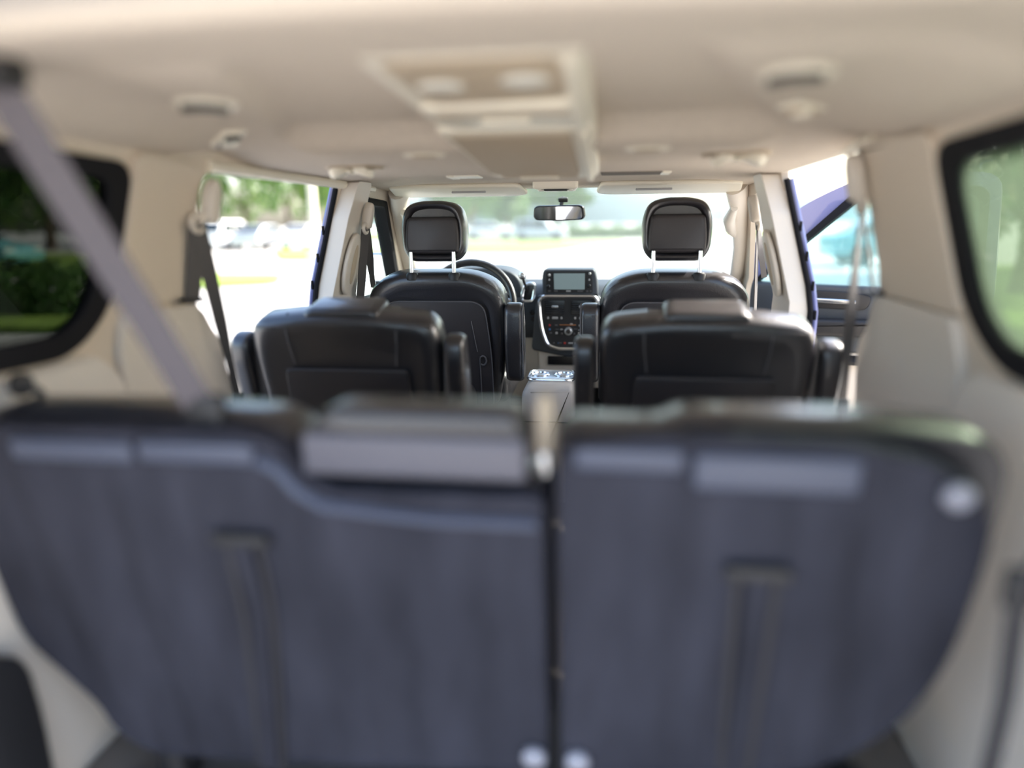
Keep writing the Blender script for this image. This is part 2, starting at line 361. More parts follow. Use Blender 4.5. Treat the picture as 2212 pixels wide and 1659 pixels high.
# windshield, header bar, sun visors
ws = MB(); g = []
for i in range(21):
    u = -1 + i / 10; r = []
    for j in range(9):
        t = j / 8; x = u * (.665 + .10 * t); y = 2.86 + .80 * t + .05 * (1 - u * u); z = 1.135 - .42 * t + .02 * math.sin(PI * t); r.append(ws.bm.verts.new((x, y, z)))
    g.append(r)
for i in range(20):
    for j in range(8): ws.bm.faces.new((g[i][j], g[i + 1][j], g[i + 1][j + 1], g[i][j + 1]))
wp = ws.build('window_3', M['g_front'], smooth=60); md = wp.modifiers.new('s', 'SOLIDIFY'); md.thickness = .005
tag(wp, 'wide sunlit windshield with glare put into the glass as pale haze', 'window', kind='structure')
trim(MB().tube([(-.68, 2.84, 1.135), (-.35, 2.89, 1.15), (0, 2.90, 1.152), (.35, 2.89, 1.15), (.68, 2.84, 1.135)], .022, flat=.8).build('x', M['cons']), 'pale windshield header bar above the sun visors')
def visor(cx, label, vent):
    root = thing('sun_visor', label, 'sun visor', (cx, 2.72, 1.13), 'folded sun visors above the windshield')
    T = Matrix.Translation((cx, 2.73, 1.122)) @ Matrix.Rotation(R(-9), 4, 'X')
    MB().slab(rpoly([(-.25, -.09), (.25, -.09), (.27, .06), (.22, .085), (-.22, .085), (-.27, .06)], .03), soft(-.009, .009, .008), T @ XY).build('visor_panel', M['cons'], root)
    MB().rbox((cx + vent * .06, 2.645, 1.112), (.13, .008, .008), .003).build('vanity_label', M['btn'], root)
    MB().tube([(cx - .20, 2.82, 1.122), (cx + .20, 2.82, 1.122)], .006).build('pivot_rod', M['cons'], root)
visor(-.40, 'folded pale sun visor above the steering wheel', 1)
visor(.40, 'folded pale sun visor above the front passenger seat', -1)

# overhead consoles
def console_over(y0, y1, z0, z1, label, kind):
    root = thing('overhead_console', label, 'overhead console', (0, (y0 + y1) / 2, 1.19), 'overhead consoles along the roof centre')
    a = math.atan2(z1 - z0, y1 - y0); T = Matrix.Translation((.005, y0, z0)) @ Matrix.Rotation(a, 4, 'X'); L = (y1 - y0)
    hw = .152
    ol = rpoly([(-hw, 0), (hw, 0), (hw, L), (-hw + (.03 if kind == 2 else .02), L)], [.01, .01, .035, .07], 6)
    MB().slab(ol, soft(-.075, .0, .014), T @ XY).build('housing', M['cons'], root)
    if kind == 1:
        MB().slab(rpoly([(-.125, .01), (.115, .01), (.115, .20), (-.10, .22)], .03), soft(-.004, .003, .002), T @ XY).build('inset_panel', M['consin'], root)
        for x, y in ((-.062, .115), (.062, .10)):
            MB().slab(ell(x, y, .035, .024), soft(.0, .007, .005), T @ XY).build('reading_lamp', M['lamp'], root)
        MB().slab(rrect(.0, .232, .245, .030, .012), soft(-.004, .009, .006), T @ XY).build('lip', M['cons'], root)
        MB().slab(rrect(.0, .288, .225, .020, .006), soft(-.004, .0025, .001), T @ XY).build('slot', M['consin'], root)
        MB().slab(rrect(.0, .345, .09, .022, .008), soft(-.004, .006, .004), T @ XY).build('latch', M['cons'], root)
        MB().slab(rrect(.128, L / 2, .018, L * .94, .008), soft(-.01, .010, .006), T @ XY).build('side_rail', M['cons'], root)
    else:
        MB().slab(rpoly([(-.130, .02), (.105, .02), (.105, L - .075), (-.115, L - .075)], [.01, .01, .02, .05]), soft(-.004, .003, .002), T @ XY).build('inset_panel', M['consin'], root)
        MB().slab(rpoly([(-.10, L - .062), (.10, L - .062), (.10, L - .03), (-.085, L - .03)], .01), soft(-.004, .002, .001), T @ XY).build('slot', M['consin'], root)
        MB().slab(rrect(.0, L - .046, .10, .012, .005), soft(-.004, .008, .004), T @ XY).build('latch', M['cons'], root)
        MB().slab(rrect(.130, L / 2, .016, L * .96, .007), soft(-.01, .010, .006), T @ XY).build('side_rail', M['cons'], root)
    return root
console_over(.93, 1.345, 1.205, 1.166, 'rear overhead console with two oval reading lamps and a long slot', 1)
console_over(1.37, 1.90, 1.166, 1.110, 'front overhead console with a plain tan lid, nearer the windshield', 2)
root = thing('map_light_console', 'small map light console at the windshield header above the mirror', 'map light', (-.02, 2.76, 1.13))
MB().slab(rpoly([(-.10, 2.62), (.07, 2.62), (.05, 2.87), (-.08, 2.87)], .02), soft(-1.165, -1.118, .01), XY).build('housing', M['cons'], root)
MB().rbox((-.015, 2.66, 1.116), (.085, .04, .008), .003).build('sunglass_slot', M['dark'], root)
for x in (-.07, .04): MB().ball((x, 2.66, 1.116), .012, (1, 1, .5)).build('map_lamp', M['lamp'], root)

# rear-view mirror
root = thing('rearview_mirror', 'black rear-view mirror hanging from the windshield', 'rear-view mirror', (-.03, 2.95, 1.05))
T = Matrix.Translation((-.028, 2.96, 1.037)) @ Matrix.Rotation(R(-13.6), 4, 'Z') @ Matrix.Rotation(R(5), 4, 'X')
mo = rpoly([(-.112, -.018), (-.10, -.030), (0, -.034), (.10, -.030), (.112, -.018), (.108, .022), (.09, .030), (-.09, .030), (-.108, .022)], .012)
MB().slab(mo, soft(0, .03, .008), T).build('mirror_housing', M['black'], root)
MB().slab(rpoly([(-.104, -.018), (-.094, -.025), (0, -.028), (.094, -.025), (.104, -.018), (.10, .018), (.086, .024), (-.086, .024), (-.10, .018)], .01), [(-.0022, 0), (.001, 0)], T).build('mirror_glass', M['mirror'], root)
MB().tube([(-.02, 2.985, 1.05), (-.015, 3.0, 1.085), (-.01, 3.01, 1.10)], .008).rbox((-.01, 3.0, 1.09), (.04, .02, .02), .006).build('mount', M['dark'], root)

# ceiling fittings
def ceil_T(x, y):
    e = .01; n = Vector((-(zceil(x + e, y) - zceil(x - e, y)) / (2 * e), -(zceil(x, y + e) - zceil(x, y - e)) / (2 * e), 1)).normalized()
    q = Vector((0, 0, 1)).rotation_difference(n).to_matrix().to_4x4(); return Matrix.Translation((x, y, zceil(x, y))) @ q
def air_vent(x, y, label, ang):
    root = thing('ceiling_vent', label, 'air vent', (x, y, zceil(x, y)), 'round headliner air vents')
    T = ceil_T(x, y) @ Matrix.Rotation(ang, 4, 'Z')
    MB().lathe([(.048, .004), (.048, -.003), (.044, -.006), (.037, -.006), (.034, -.003), (.034, .004)], T).build('vent_ring', M['cons'], root)
    MB().lathe([(.033, .004), (.033, -.006), (.026, -.011), (.001, -.013)], T).build('vent_ball', M['consin'], root)
    cr = [(.037 * math.cos(R(a)), .037 * math.sin(R(a))) for a in range(195, 350, 10)] + [(.022 * math.cos(R(a)), .022 * math.sin(R(a))) for a in range(345, 190, -10)]
    MB().slab(cr, soft(-.002, .016, .002), T @ XY).build('vent_slot', M['dark'], root)
air_vent(-.445, 1.085, 'round ceiling air vent with a dark slot over the left rear seat', R(25))
air_vent(.427, 1.02, 'round ceiling air vent with a dark slot over the right rear seat', R(-25))
def coat(x, y, label, s):
    root = thing('ceiling_lamp', label, 'ceiling lamp', (x, y, zceil(x, y)), 'side lamps beside the round vents')
    T = ceil_T(x, y) @ Matrix.Rotation(R(-35) * s * -1, 4, 'Z')
    MB().slab(rrect(0, 0, .078, .052, .012), soft(-.004, .007, .005), T @ XY).build('bezel', M['cons'], root)
    for k in (-1, 1): MB().slab(rrect(k * .017, 0, .022, .032, .008), soft(.004, .013, .002), T @ XY).build('socket', M['dark'] if s < 0 else M['consin'], root)
    MB().slab(rrect(0, 0, .014, .036, .006), soft(.002, .020, .005), T @ XY).build('hook', M['lamp'] if s < 0 else M['cons'], root)
coat(-.575, 1.375, 'oblong beige ceiling lamp with dark sockets near the left rear air vent', -1)
coat(.505, 1.30, 'oblong beige ceiling lamp beside the right rear air vent', 1)
def handle(x, y, label, s):
    root = thing('reading_lamp', label, 'reading lamp', (x, y, zceil(x, y)), 'twin swivel reading lamps over the second row')
    T = ceil_T(x, y)
    MB().slab(rpoly([(-.06, -.045), (.06, -.045), (.085 * (1 if s > 0 else 1), .05), (-.085, .05)], .03), soft(-.004, .006, .005), T @ XY).build('housing', M['consin'], root)
    for k in (-1, 1):
        T2 = T @ Matrix.Translation((k * .034, 0, -.006)) @ Matrix.Rotation(R(24) * k, 4, 'Y')
        MB().lathe([(.030, .004), (.030, -.012), (.024, -.018), (.001, -.018)], T2, 20).build('swivel_lamp', M['cons'], root)
    MB().rbox((0, 0, -.014), (.012, .05, .012), .004, T).build('switch', M['cons'], root)
handle(-.50, 1.86, 'twin swivel reading lamp over the left second-row seat', -1)
handle(.475, 1.72, 'twin swivel reading lamp over the right second-row seat', 1)
def spk(x, y, label):
    root = thing('ceiling_speaker', label, 'speaker', (x, y, zceil(x, y)), 'small round headliner speakers')
    T = ceil_T(x, y)
    MB().slab(ell(0, 0, .048, .032), soft(-.003, .005, .004), T @ XY).build('rim', M['cons'], root)
    MB().slab(ell(0, 0, .028, .026), soft(.0, .0075, .003), T @ XY).build('grille', M['consin'], root)
spk(-.225, 1.58, 'small oval ceiling fitting left of the front overhead console')
spk(.262, 1.56, 'small oval ceiling fitting right of the front overhead console')
def rect_fit(x, y, wd, label, s):
    root = thing('ceiling_panel', label, 'ceiling panel', (x, y, zceil(x, y)), 'rectangular fittings ahead of the front overhead console')
    T = ceil_T(x, y)
    MB().slab(rrect(0, 0, wd, .11, .01), soft(-.003, .004, .003), T @ XY).build('panel', M['carpetfloor'] if s > 0 else M['cons'], root)
    MB().slab(rrect(s * (wd / 2 + .012), 0, .03, .10, .008), soft(-.003, .006, .004), T @ XY).build('end_cap', M['cons'], root)
rect_fit(.25, 2.33, .19, 'grey rectangular ceiling panel right of the front overhead console', 1)
rect_fit(-.28, 2.35, .08, 'small pale rectangular ceiling panel left of the front overhead console', -1)

# ---------------------------------------------------------------- seats (local frame: rear of backrest top at y=0, floor z=0, facing +y)
def rec(tilt, z0): return Matrix.Translation((0, 0, z0)) @ Matrix.Rotation(R(tilt), 4, 'X') @ Matrix.Translation((0, 0, -z0))
def captain(label, x):
    root = thing('captain_chair', label, 'car seat', (0, 0, 0), 'second-row captain chairs')
    T = rec(13, .78)
    ol = rpoly([(-.225, .30), (.225, .30), (.255, .52), (.262, .68), (.245, .752), (.10, .768), (-.10, .768), (-.245, .752), (-.262, .68), (-.255, .52)], [.03, .03, .1, .06, .06, .03, .03, .06, .06, .1], 5)
    MB().slab(ol, [(.010, .09), (.003, .05), (0, .03), (.006, .012), (.02, .002), (.045, 0), (.09, 0), (.115, .012), (.13, .035), (.137, .07)], T, sc=True).build('backrest', M['leather'], root)
    MB().slab(rpoly([(-.195, .31), (.195, .31), (.175, .45), (.17, .615), (-.17, .615), (-.175, .45)], .015, 3), soft(-.006, .02, .004), T).build('back_panel', M['shell'], root)
    for k in (-1, 1):
        sp = [T @ Vector((k * q, d, z)) for q, d, z in ((.152, .035, .764), (.152, .012, .752), (.150, .001, .73), (.148, -.0015, .69), (.140, -.001, .63))]
        MB().tube(sp, .0022, n=6).build('seam', M['seam'], root)
    sp = [T @ Vector((q, .004, .737)) for q in [-.235 + .47 * i / 20 for i in range(21)]]
    MB().tube(sp, .0022, n=6).build('seam', M['seam'], root)
    MB().tube([T @ Vector((q, -.0065, .618)) for q in [-.165 + .33 * i / 12 for i in range(13)]], .0018, n=6).build('seam', M['seam'], root)
    # folded head restraint lid over the top
    lo = rpoly([(-.100, .735), (.100, .735), (.104, .770), (.085, .782), (-.085, .782), (-.104, .770)], .012, 4)
    MB().slab(lo, soft(.012, .125, .016), T).build('folded_headrest', M['leather'], root)
    for s in (-1, 1):
        T2 = Matrix.Translation((s * .295, .02, 0)) @ rec(15, .70)
        MB().slab(rpoly([(-.01, .40), (.075, .40), (.085, .62), (.07, .705), (.01, .705), (-.01, .65)], .025, 4), soft(-.026, .026, .014), T2 @ YZ).build('armrest', M['leather'], root)
    MB().slab(rrect(0, .40, .50, .14, .05), soft(.12, .62, .05), XZ).build('seat_cushion', M['leather'], root)
    MB().slab(rpoly([(.17, .02), (.55, .02), (.50, .33), (.22, .33)], .03), soft(-.2, .2, .01), YZ).build('base', M['dark'], root)
    for xx in (-.18, .18): MB().rbox((xx, .37, .012), (.04, .5, .024), .006).build('floor_rail', M['dark'], root)
    return root
cL = captain('black leather captain chair on the left, directly behind the driver seat', 0)
cR = copy_tree(cL); cR['label'] = 'black leather captain chair with sunlit top edge on the right, behind the front passenger seat'
cL.location = (-.503, 1.70, 0); cR.location = (.425, 1.68, 0)

def front_seat(label):
    root = thing('front_seat', label, 'car seat', (0, 0, 0), 'front row seats')
    T = rec(10, .83)
    ol = rpoly([(-.22, .30), (.22, .30), (.255, .50), (.265, .66), (.25, .765), (.15, .818), (-.15, .818), (-.25, .765), (-.265, .66), (-.255, .50)], [.03, .03, .1, .08, .08, .10, .10, .08, .08, .1], 6)
    MB().slab(ol, [(.012, .08), (.004, .055), (0, .036), (.003, .018), (.014, .005), (.035, 0), (.10, 0), (.125, .01), (.145, .03), (.152, .06)], T, sc=True).build('backrest', M['leather'], root)
    po = rpoly([(-.205, .31), (.205, .31), (.205, .52), (.185, .722), (-.185, .722), (-.205, .52)], [.02, .02, .05, .055, .055, .05], 6)
    MB().slab(po, soft(-.006, .02, .004), T).build('back_panel', M['shell'], root)
    MB().tube([T @ Vector((p[0], -.0055, p[1])) for p in po], .0024, True, n=6).build('panel_piping', M['seam'], root)
    MB().tube([T @ Vector(v) for v in ((.135, -.007, .65), (.142, -.007, .60), (.152, -.007, .53))], .002, n=6).build('seam', M['seam'], root)
    MB().tube([T @ Vector(v) for v in ((.16, -.007, .31), (.16, -.007, .50), (.163, -.012, .512), (.170, -.014, .514))], .0028, n=6).build('pocket_edge', M['seam'], root)
    hk = [T @ Vector((.172 + .013 * math.sin(a), -.012, .498 - .0 + .018 * math.cos(a))) for a in [R(-20 + 20 * i) for i in range(13)]]
    MB().tube(hk, .0032, n=6).build('bag_hook', M['seam'], root)
    for xx in (.225,): MB().tube([T @ Vector((xx, .012, .67)), T @ Vector((xx + .03, .03, .672))], .002, n=6).build('seam', M['seam'], root)
    # head restraint
    ho = rpoly([(-.085, .864), (.085, .864), (.115, .905), (.119, 1.0), (.10, 1.06), (.05, 1.078), (-.05, 1.078), (-.10, 1.06), (-.119, 1.0), (-.115, .905)], [.03, .03, .03, .04, .04, .04, .04, .04, .04, .03], 6)
    T2 = Matrix.Translation((0, .02, 0))
    hr = MB().slab(ho, [(.03, .028), (.016, .024), (.008, .018), (.006, .012), (.012, .005), (.03, 0), (.085, 0), (.11, .008), (.125, .03)], T2, sc=True).build('headrest', M['leather'], root)
    MB().slab(rpoly([(-.097, .893), (.097, .893), (.101, .95), (.092, 1.022), (-.092, 1.022), (-.101, .95)], [.012, .012, .03, .02, .02, .03], 5), soft(-.002, .05, .014), T2).build('headrest_shell', M['shell'], hr)
    for xx in (-.078, .078):
        ps = MB().tube([(xx, .016, .80), (xx, .016, .90)], .0075, n=10).build('headrest_post', M['chrome'], root)
        MB().lathe([(.022, .800), (.022, .819), (.017, .826), (.008, .828)], Matrix.Translation((xx, .022, 0)), 16).build('post_collar', M['dark'], ps)
    MB().slab(rrect(0, .375, .52, .14, .05), soft(.13, .60, .05), XZ).build('seat_cushion', M['leather'], root)
    MB().slab(rpoly([(.18, .02), (.6, .02), (.55, .32), (.2, .32)], .03), soft(-.2, .2, .01), YZ).build('base', M['dark'], root)
    return root
fL = front_seat('black leather driver seat with headrest, before the steering wheel')
fR = copy_tree(fL); fR['label'] = 'black leather front passenger seat with headrest, right of the dash screen'
for o, s in ((fL, 1), (fR, -1)):
    T2 = Matrix.Translation((s * .292, .0, 0)) @ rec(10, .70)
    WL[o.name] = Vector((0, 0, 0))
    ar = MB().slab(rpoly([(-.01, .415), (.075, .415), (.09, .60), (.075, .71), (.005, .71), (-.02, .60)], .035, 5), soft(-.034, .034, .016), T2 @ YZ).build('armrest', M['leather'], o)
    MB().tube([T2 @ Vector((s * .033, y, z)) for y, z in ((-.012, .44), (-.014, .60), (.004, .69), (.04, .708))], .003, n=6).build('armrest_piping', M['seam'], ar)
fL.location = (-.443, 2.45, 0); fR.location = (.415, 2.45, 0)

# third-row bench, two folding portions (world frame)
LT = Matrix(((1, 0, 0, 0), (0, 1, -.15, .85 + .15 * .70), (0, 0, 1, 0), (0, 0, 0, 1)))    # shear: y = .85 + (.70-z)*.15 + d
def bench(label, panel, pr, cush, cr, loc):
    root = thing('rear_bench_seat', label, 'car seat', loc, 'third-row folding bench portions')
    MB().slab(rpoly(cush, cr, 5), [(.046, .014), (.045, .010), (.055, .002), (.08, 0), (.13, 0), (.155, .010), (.165, .018)], LT).build('cushion_back', M['leather'], root)
    bp = MB().slab(rpoly(panel, pr, 5), [(0.004, .012), (0, .008), (.004, .002), (.014, 0), (.048, 0), (.055, .006)], LT)
    return root, bp
cush_r = [(.1225, .20), (.55, .24), (.66, .42), (.70, .60), (.695, .70), (.655, .742), (.54, .752), (.29, .752), (.26, .735), (.1225, .735)]
pan_r = [(.128, .14), (.49, .19), (.563, .244), (.615, .307), (.655, .414), (.665, .54), (.667, .62), (.645, .675), (.60, .71), (.51, .733), (.29, .738), (.20, .728), (.135, .718), (.125, .68)]
root, bp = bench('right section of the rear bench with rounded outer corner and white button', pan_r, [.02, .05, .04, .05, .06, .05, .05, .05, .05, .05, .03, .03, .02, .02], cush_r, [.03, .05, .06, .05, .04, .04, .03, .02, .02, .03], (.4, .95, 0))
RB = root
bp.build('back_panel', M['carpet'], root)
cush_l = [(-.60, .14), (.1165, .20), (.1165, .655), (-.215, .66), (-.27, .735), (-.45, .742), (-.76, .735), (-.774, .60), (-.772, .40)]
pan_l = [(-.585, .095), (-.40, .10), (.112, .14), (.110, .645), (-.19, .640), (-.232, .665), (-.262, .712), (-.30, .724), (-.725, .722), (-.758, .69), (-.770, .60), (-.776, .45), (-.765, .33), (-.715, .265), (-.665, .20), (-.65, .14)]
root, bp = bench('left section of the rear bench with stepped top and centre head restraint', pan_l, [.03, .05, .02, .02, .03, .03, .02, .02, .04, .05, .06, .06, .05, .04, .03, .03], cush_l, [.05, .03, .02, .05, .04, .03, .05, .06, .06], (-.35, .95, 0))
LB = root
bp.build('back_panel', M['carpet'], root)
# folded-flap strips along the top of each panel
for x0, x1, z0, z1, par in ((-.665, -.475, .672, .705, LB), (-.462, -.29, .676, .708, LB), (.150, .288, .690, .720, RB), (.300, .50, .668, .716, RB)):
    MB().slab(rpoly([(x0, z0), (x1, z0), (x1, z1), (x0, z1)], .01), soft(-.006, .012, .006), LT).build('top_flap', M['flap'], par)
MB().tube([LT @ Vector(v) for v in ((-.285, -.003, .685), (-.258, -.003, .672), (-.235, -.003, .640), (-.20, -.003, .618), (-.05, -.003, .605), (.10, -.003, .605))], .009, n=8, flat=.6).build('top_flap', M['flap'], LB)
# centre head restraint
hr = MB().slab(rpoly([(-.222, .655), (.082, .655), (.086, .73), (.07, .758), (-.19, .758), (-.218, .73)], [.01, .01, .02, .03, .05, .02], 4), soft(.018, .11, .018), LT).build('centre_headrest', M['leather'], LB)
MB().slab(rpoly([(-.226, .662), (.086, .662), (.086, .725), (-.222, .725)], .01), soft(.004, .026, .008), LT).build('headrest_face', mat('grey_vinyl', (.095, .093, .115), .45), hr)
for pts, par, mm in (((-.372, .556, -.292, .10), LB, 0), ((.352, .548, .43, .19), RB, 1)):
    x0, z1, x1, z0 = pts; xc = (x0 + x1) / 2; xb = xc + (.0 if mm else -.03)
    MB().slab(rrect(xc, z1, .085, .022, .008), soft(-.014, .004, .005), LT).build('strap_bracket', M['dark'], par)
    MB().ribbon([LT @ Vector(v) for v in ((xc, -.012, z1), (xc + .004, -.006, z1 - .12), (xb, -.005, z0 + .02), (xb, -.005, z0))], (1, 0, 0), .030).build('pull_strap', M['carpet'], par)
    for k in (-1, 1): MB().ribbon([LT @ Vector(v) for v in ((xc + k * .026, -.002, z1 - .01), (xc + k * .024, -.002, z1 - .15), (xb + k * .02, -.002, z0))], (1, 0, 0), .009, .0008).build('strap_edge', M['webdark'], par)
MB().lathe([(.018, -.004), (.018, .006), (.013, .012), (.001, .013)], LT @ Matrix.Translation((.612, -.002, .672)) @ Matrix.Rotation(R(90), 4, 'X'), 20).build('release_button', mat('pearl_plastic', (.26, .26, .30), .3), RB)
for x, par in ((.088, LB), (.156, RB)):
    MB().lathe([(.018, -.004), (.018, .006), (.012, .012), (.001, .013)], LT @ Matrix.Translation((x, -.004, .183)) @ Matrix.Rotation(R(90), 4, 'X'), 20).build('hinge_cap', mat('grey_bolt_cap', (.38, .38, .43), .3), par)
# hinges and seat bases
for x0, x1, par in ((-.62, .10, LB), (.13, .62, RB)):
    MB().slab(rrect((x0 + x1) / 2, .19, x1 - x0 - .02, .22, .04), soft(1.03, 1.42, .05), XZ).build('seat_cushion', M['leather'], par)
    for xx in (x0 + .04, x1 - .03): MB().rbox((xx, 1.0, .06), (.05, .06, .16), .01).build('hinge', M['dark'], par)
# pale middle buckle stalk between portions
root = thing('belt_buckle_stalk', 'pale belt stalk in the gap between the two rear bench sections', 'belt stalk', (.115, .9, .6))
MB().slab(rpoly([(.094, .665), (.118, .665), (.119, .755), (.114, .775), (.100, .775), (.094, .755)], .008), soft(.055, .085, .008), LT).build('stalk', M['consin'], root)
MB().slab(rrect(.105, .672, .020, .04, .006), soft(.05, .09, .006), LT).build('clip', M['satin'], root)

# ---------------------------------------------------------------- seat belts
def belt(label, s, anc, ring, slot, low, group, wmat='web', small=1.0, buckle=True):
    root = thing('seat_belt', label, 'seat belt', anc, group)
    ax, ay, az = anc; T = Matrix.Translation((ax, ay, az)) @ Matrix.Rotation(-s * R(12), 4, 'Y')
    MB().slab(rpoly([(-.018 * small, -.05 * small), (.018 * small, -.05 * small), (.024 * small, .02 * small), (.0, .055 * small), (-.024 * small, .02 * small)], .02 * small, 5), soft(s * .012, -s * .022, .012), T @ YZ).build('anchor_cover', M['beige2'], root)
    rx, ry, rz = ring
    MB().tube([(rx + .0, ry + .022 * small * math.cos(a), rz + .018 * small * math.sin(a)) for a in [R(30 * i) for i in range(12)]], .006 * small, True, n=8).build('guide_ring', M['beige2'], root)
    MB().tube([(ax, ay, az - .02 * small), ((ax + rx) / 2, (ay + ry) / 2, (az - .02 + rz) / 2), (rx, ry, rz)], .009 * small, n=8).build('guide_arm', M['beige2'], root)
    sx, sy, sz = slot
    MB().ribbon([(rx, ry, rz), ((rx + sx) / 2, (ry + sy) / 2, (rz + sz) / 2), (sx, sy, sz)], (.45, 1, 0), .040 * small).build('webbing', M[wmat], root)
    lx, ly, lz = low
    wv = [(.6, 1, 0), (.9, .6, 0), (1, .2, 0), (.5, 1, 0), (.3, 1, 0)]
    MB().ribbon([(rx + (lx - rx) * t, ry + (ly - ry) * t, rz + (lz - rz) * t) for t in (0, .25, .5, .75, 1)], [(.35, 1, 0), (.6, 1, 0), (1, .5, 0), (1, .1, 0), (1, 0, 0)], [.04 * small, .036 * small, .03 * small, .02 * small, .02 * small]).build('webbing', M[wmat], root)
    MB().rbox((sx, sy, sz - .004), (.03, .055 * small, .01), .004).build('slot_trim', M['dark'], root)
    if buckle:
        bk = MB().rbox((lx, ly, lz), (.03, .02, .035), .006).build('tongue', M['dark'], root)
        MB().rbox((lx + .01 * -s, ly, lz - .025), (.045, .006, .02), .003).build('metal_plate', M['satin'], bk)
    return root
belt('grey seat belt on the left rear pillar beside the open sliding door', -1, (-.688, 1.475, 1.055), (-.70, 1.44, 1.005), (-.752, 1.47, .838), (-.772, 1.655, .555), 'second-row seat belts')
belt('grey seat belt on the right rear pillar beside the open sliding door', 1, (.682, 1.545, 1.085), (.695, 1.545, 1.03), (.748, 1.58, .85), (.775, 1.79, .545), 'second-row seat belts')
belt('grey seat belt on the left middle pillar by the driver door glass', -1, (-.655, 2.40, 1.03), (-.655, 2.38, .985), (-.735, 2.48, .67), (-.715, 2.60, .76), 'front seat belts', small=.95, buckle=False)
belt('pale grey seat belt on the right middle pillar by the open front door', 1, (.672, 2.51, 1.04), (.688, 2.53, .985), (.712, 2.60, .66), (.735, 2.60, .80), 'front seat belts', small=.95, buckle=False)
# rear belts
root = thing('seat_belt', 'wide mauve grey seat belt crossing diagonally from the roof to the rear bench', 'seat belt', (-.51, .76, 1.16), 'third-row seat belts')
MB().ribbon([(-.507, .752, 1.172), (-.47, .795, 1.04), (-.42, .85, .87), (-.384, .885, .748), (-.374, .93, .68)], (1, .15, .25), .047, .001).build('webbing', M['web2'], root)
MB().rbox((-.508, .748, 1.17), (.075, .05, .035), .012).build('anchor_cover', M['dark'], root)
MB().rbox((-.380, .89, .742), (.06, .02, .05), .008).build('tongue', M['dark'], root)
root = thing('seat_belt', 'thin dark seat belt hanging at the right wall beside the rear bench', 'seat belt', (.69, .8, .7), 'third-row seat belts')
MB().ribbon([(.735, .785, .78), (.70, .785, .72), (.668, .785, .63), (.657, .785, .59)], (.5, 1, 0), .02).build('webbing', M['webdark'], root)
MB().ribbon([(.657, .785, .59), (.662, .785, .45), (.657, .785, .33), (.655, .785, .1), (.655, .785, -.25)], (1, .3, 0), .024).build('webbing', M['webdark'], root)
MB().rbox((.657, .785, .59), (.030, .018, .05), .006).build('tongue', M['dark'], root)
root = thing('cargo_hook', 'black cargo hook on the left side panel under the quarter window', 'hook', (-.75, .97, .757))
MB().lathe([(.020, 0), (.020, .012), (.013, .016), (.001, .017)], Matrix.Translation((-.757, .975, .752)) @ Matrix.Rotation(R(90), 4, 'Y'), 20).build('hook_base', M['dark'], root)
MB().tube([(-.742, .975, .752), (-.725, .98, .74), (-.722, .985, .722)], .007).build('hook_arm', M['dark'], root)

# ---------------------------------------------------------------- dashboard
dash = thing('dashboard', 'slate grey dashboard with centre screen and chrome-ringed control panel', 'dashboard', (0, 3.3, .2))
MB().slab(rpoly([(3.16, .50), (3.14, .66), (3.20, .715), (3.38, .735), (3.69, .69), (3.69, .30), (3.4, .30)], .04, 4), soft(-.755, .755, .01), YZ).build('dash_body', M['slate'], dash)
MB().slab(rpoly([(3.20, .18), (3.19, .50), (3.5, .5), (3.5, .18)], .03, 4), soft(-.745, -.13, .01), YZ).build('knee_panel', M['beige2'], dash)
MB().slab(rpoly([(3.20, .18), (3.19, .50), (3.5, .5), (3.5, .18)], .03, 4), soft(.15, .745, .01), YZ).build('glovebox', M['beige2'], dash)
PX = .00207
def D(px, py): return (.011 + (px - 1232) * PX, .796 - (py - 584) * PX)
def Dp(L): return [D(*p) for p in L]
yF = 3.10
st = MB().slab(rpoly(Dp([(1176, 640), (1174, 600), (1178, 584), (1286, 584), (1291, 600), (1295, 640)]), [.003, .02, .012, .012, .02, .003], 4), soft(yF, yF + .16, .008), XZ).build('screen_housing', M['slate'], dash)
MB().slab(rpoly(Dp([(1150, 760), (1162, 640), (1300, 640), (1312, 760), (1232, 775)]), .02, 4), soft(yF + .004, yF + .2, .008), XZ).build('centre_stack', M['slate'], dash)
MB().slab(rpoly(Dp([(1183, 634), (1183, 588), (1281, 588), (1283, 634)]), .006, 3), soft(yF - .0015, yF + .01, .001), XZ).build('screen_bezel', M['dark'], st)
MB().slab(rpoly(Dp([(1200, 627), (1199, 592), (1266, 592), (1266, 627)]), .002, 2), [(yF - .004, .001), (yF + .01, 0)], XZ).build('screen', M['screen'], st)
for px, py, r in ((1190, 596, 3), (1190, 606, 2), (1188, 620, 4.2), (1276, 593, 2.8), (1275, 606, 2), (1275, 619, 4.2)):
    x, z = D(px, py); MB().lathe([(r * PX, 0), (r * PX, .006), (r * PX * .7, .009), (.0005, .009)], Matrix.Translation((x, yF - .001, z)) @ Matrix.Rotation(R(90), 4, 'X'), 14).build('knob' if r > 3 else 'button', M['black'] if r > 3 else M['btn'], st)
for px, wd in ((1190, 6), (1204, 8), (1231, 10), (1256, 12), (1271, 5), (1278, 4)):
    x, z = D(px, 630); MB().slab(rrect(x, z, wd * PX, 3 * PX, .002, 2), soft(yF - .005, yF, .001), XZ).build('button', M['btn'] if px == 1231 else M['seam'], st)
ring = rpoly(Dp([(1168, 648), (1180, 641), (1284, 641), (1293, 648), (1294, 680), (1289, 715), (1277, 748), (1255, 756), (1208, 756), (1186, 748), (1174, 715), (1169, 680)]), [.015, .02, .02, .015, .03, .03, .035, .03, .03, .035, .03, .03], 4)
pn = MB().slab(ring, [(yF - .002, .002), (yF + .02, 0)], XZ).build('control_panel', M['dark'], dash)
MB().tube([(x, yF - .003, z) for x, z in ring], .009, True, n=8).build('chrome_ring', M['chrome'], pn)
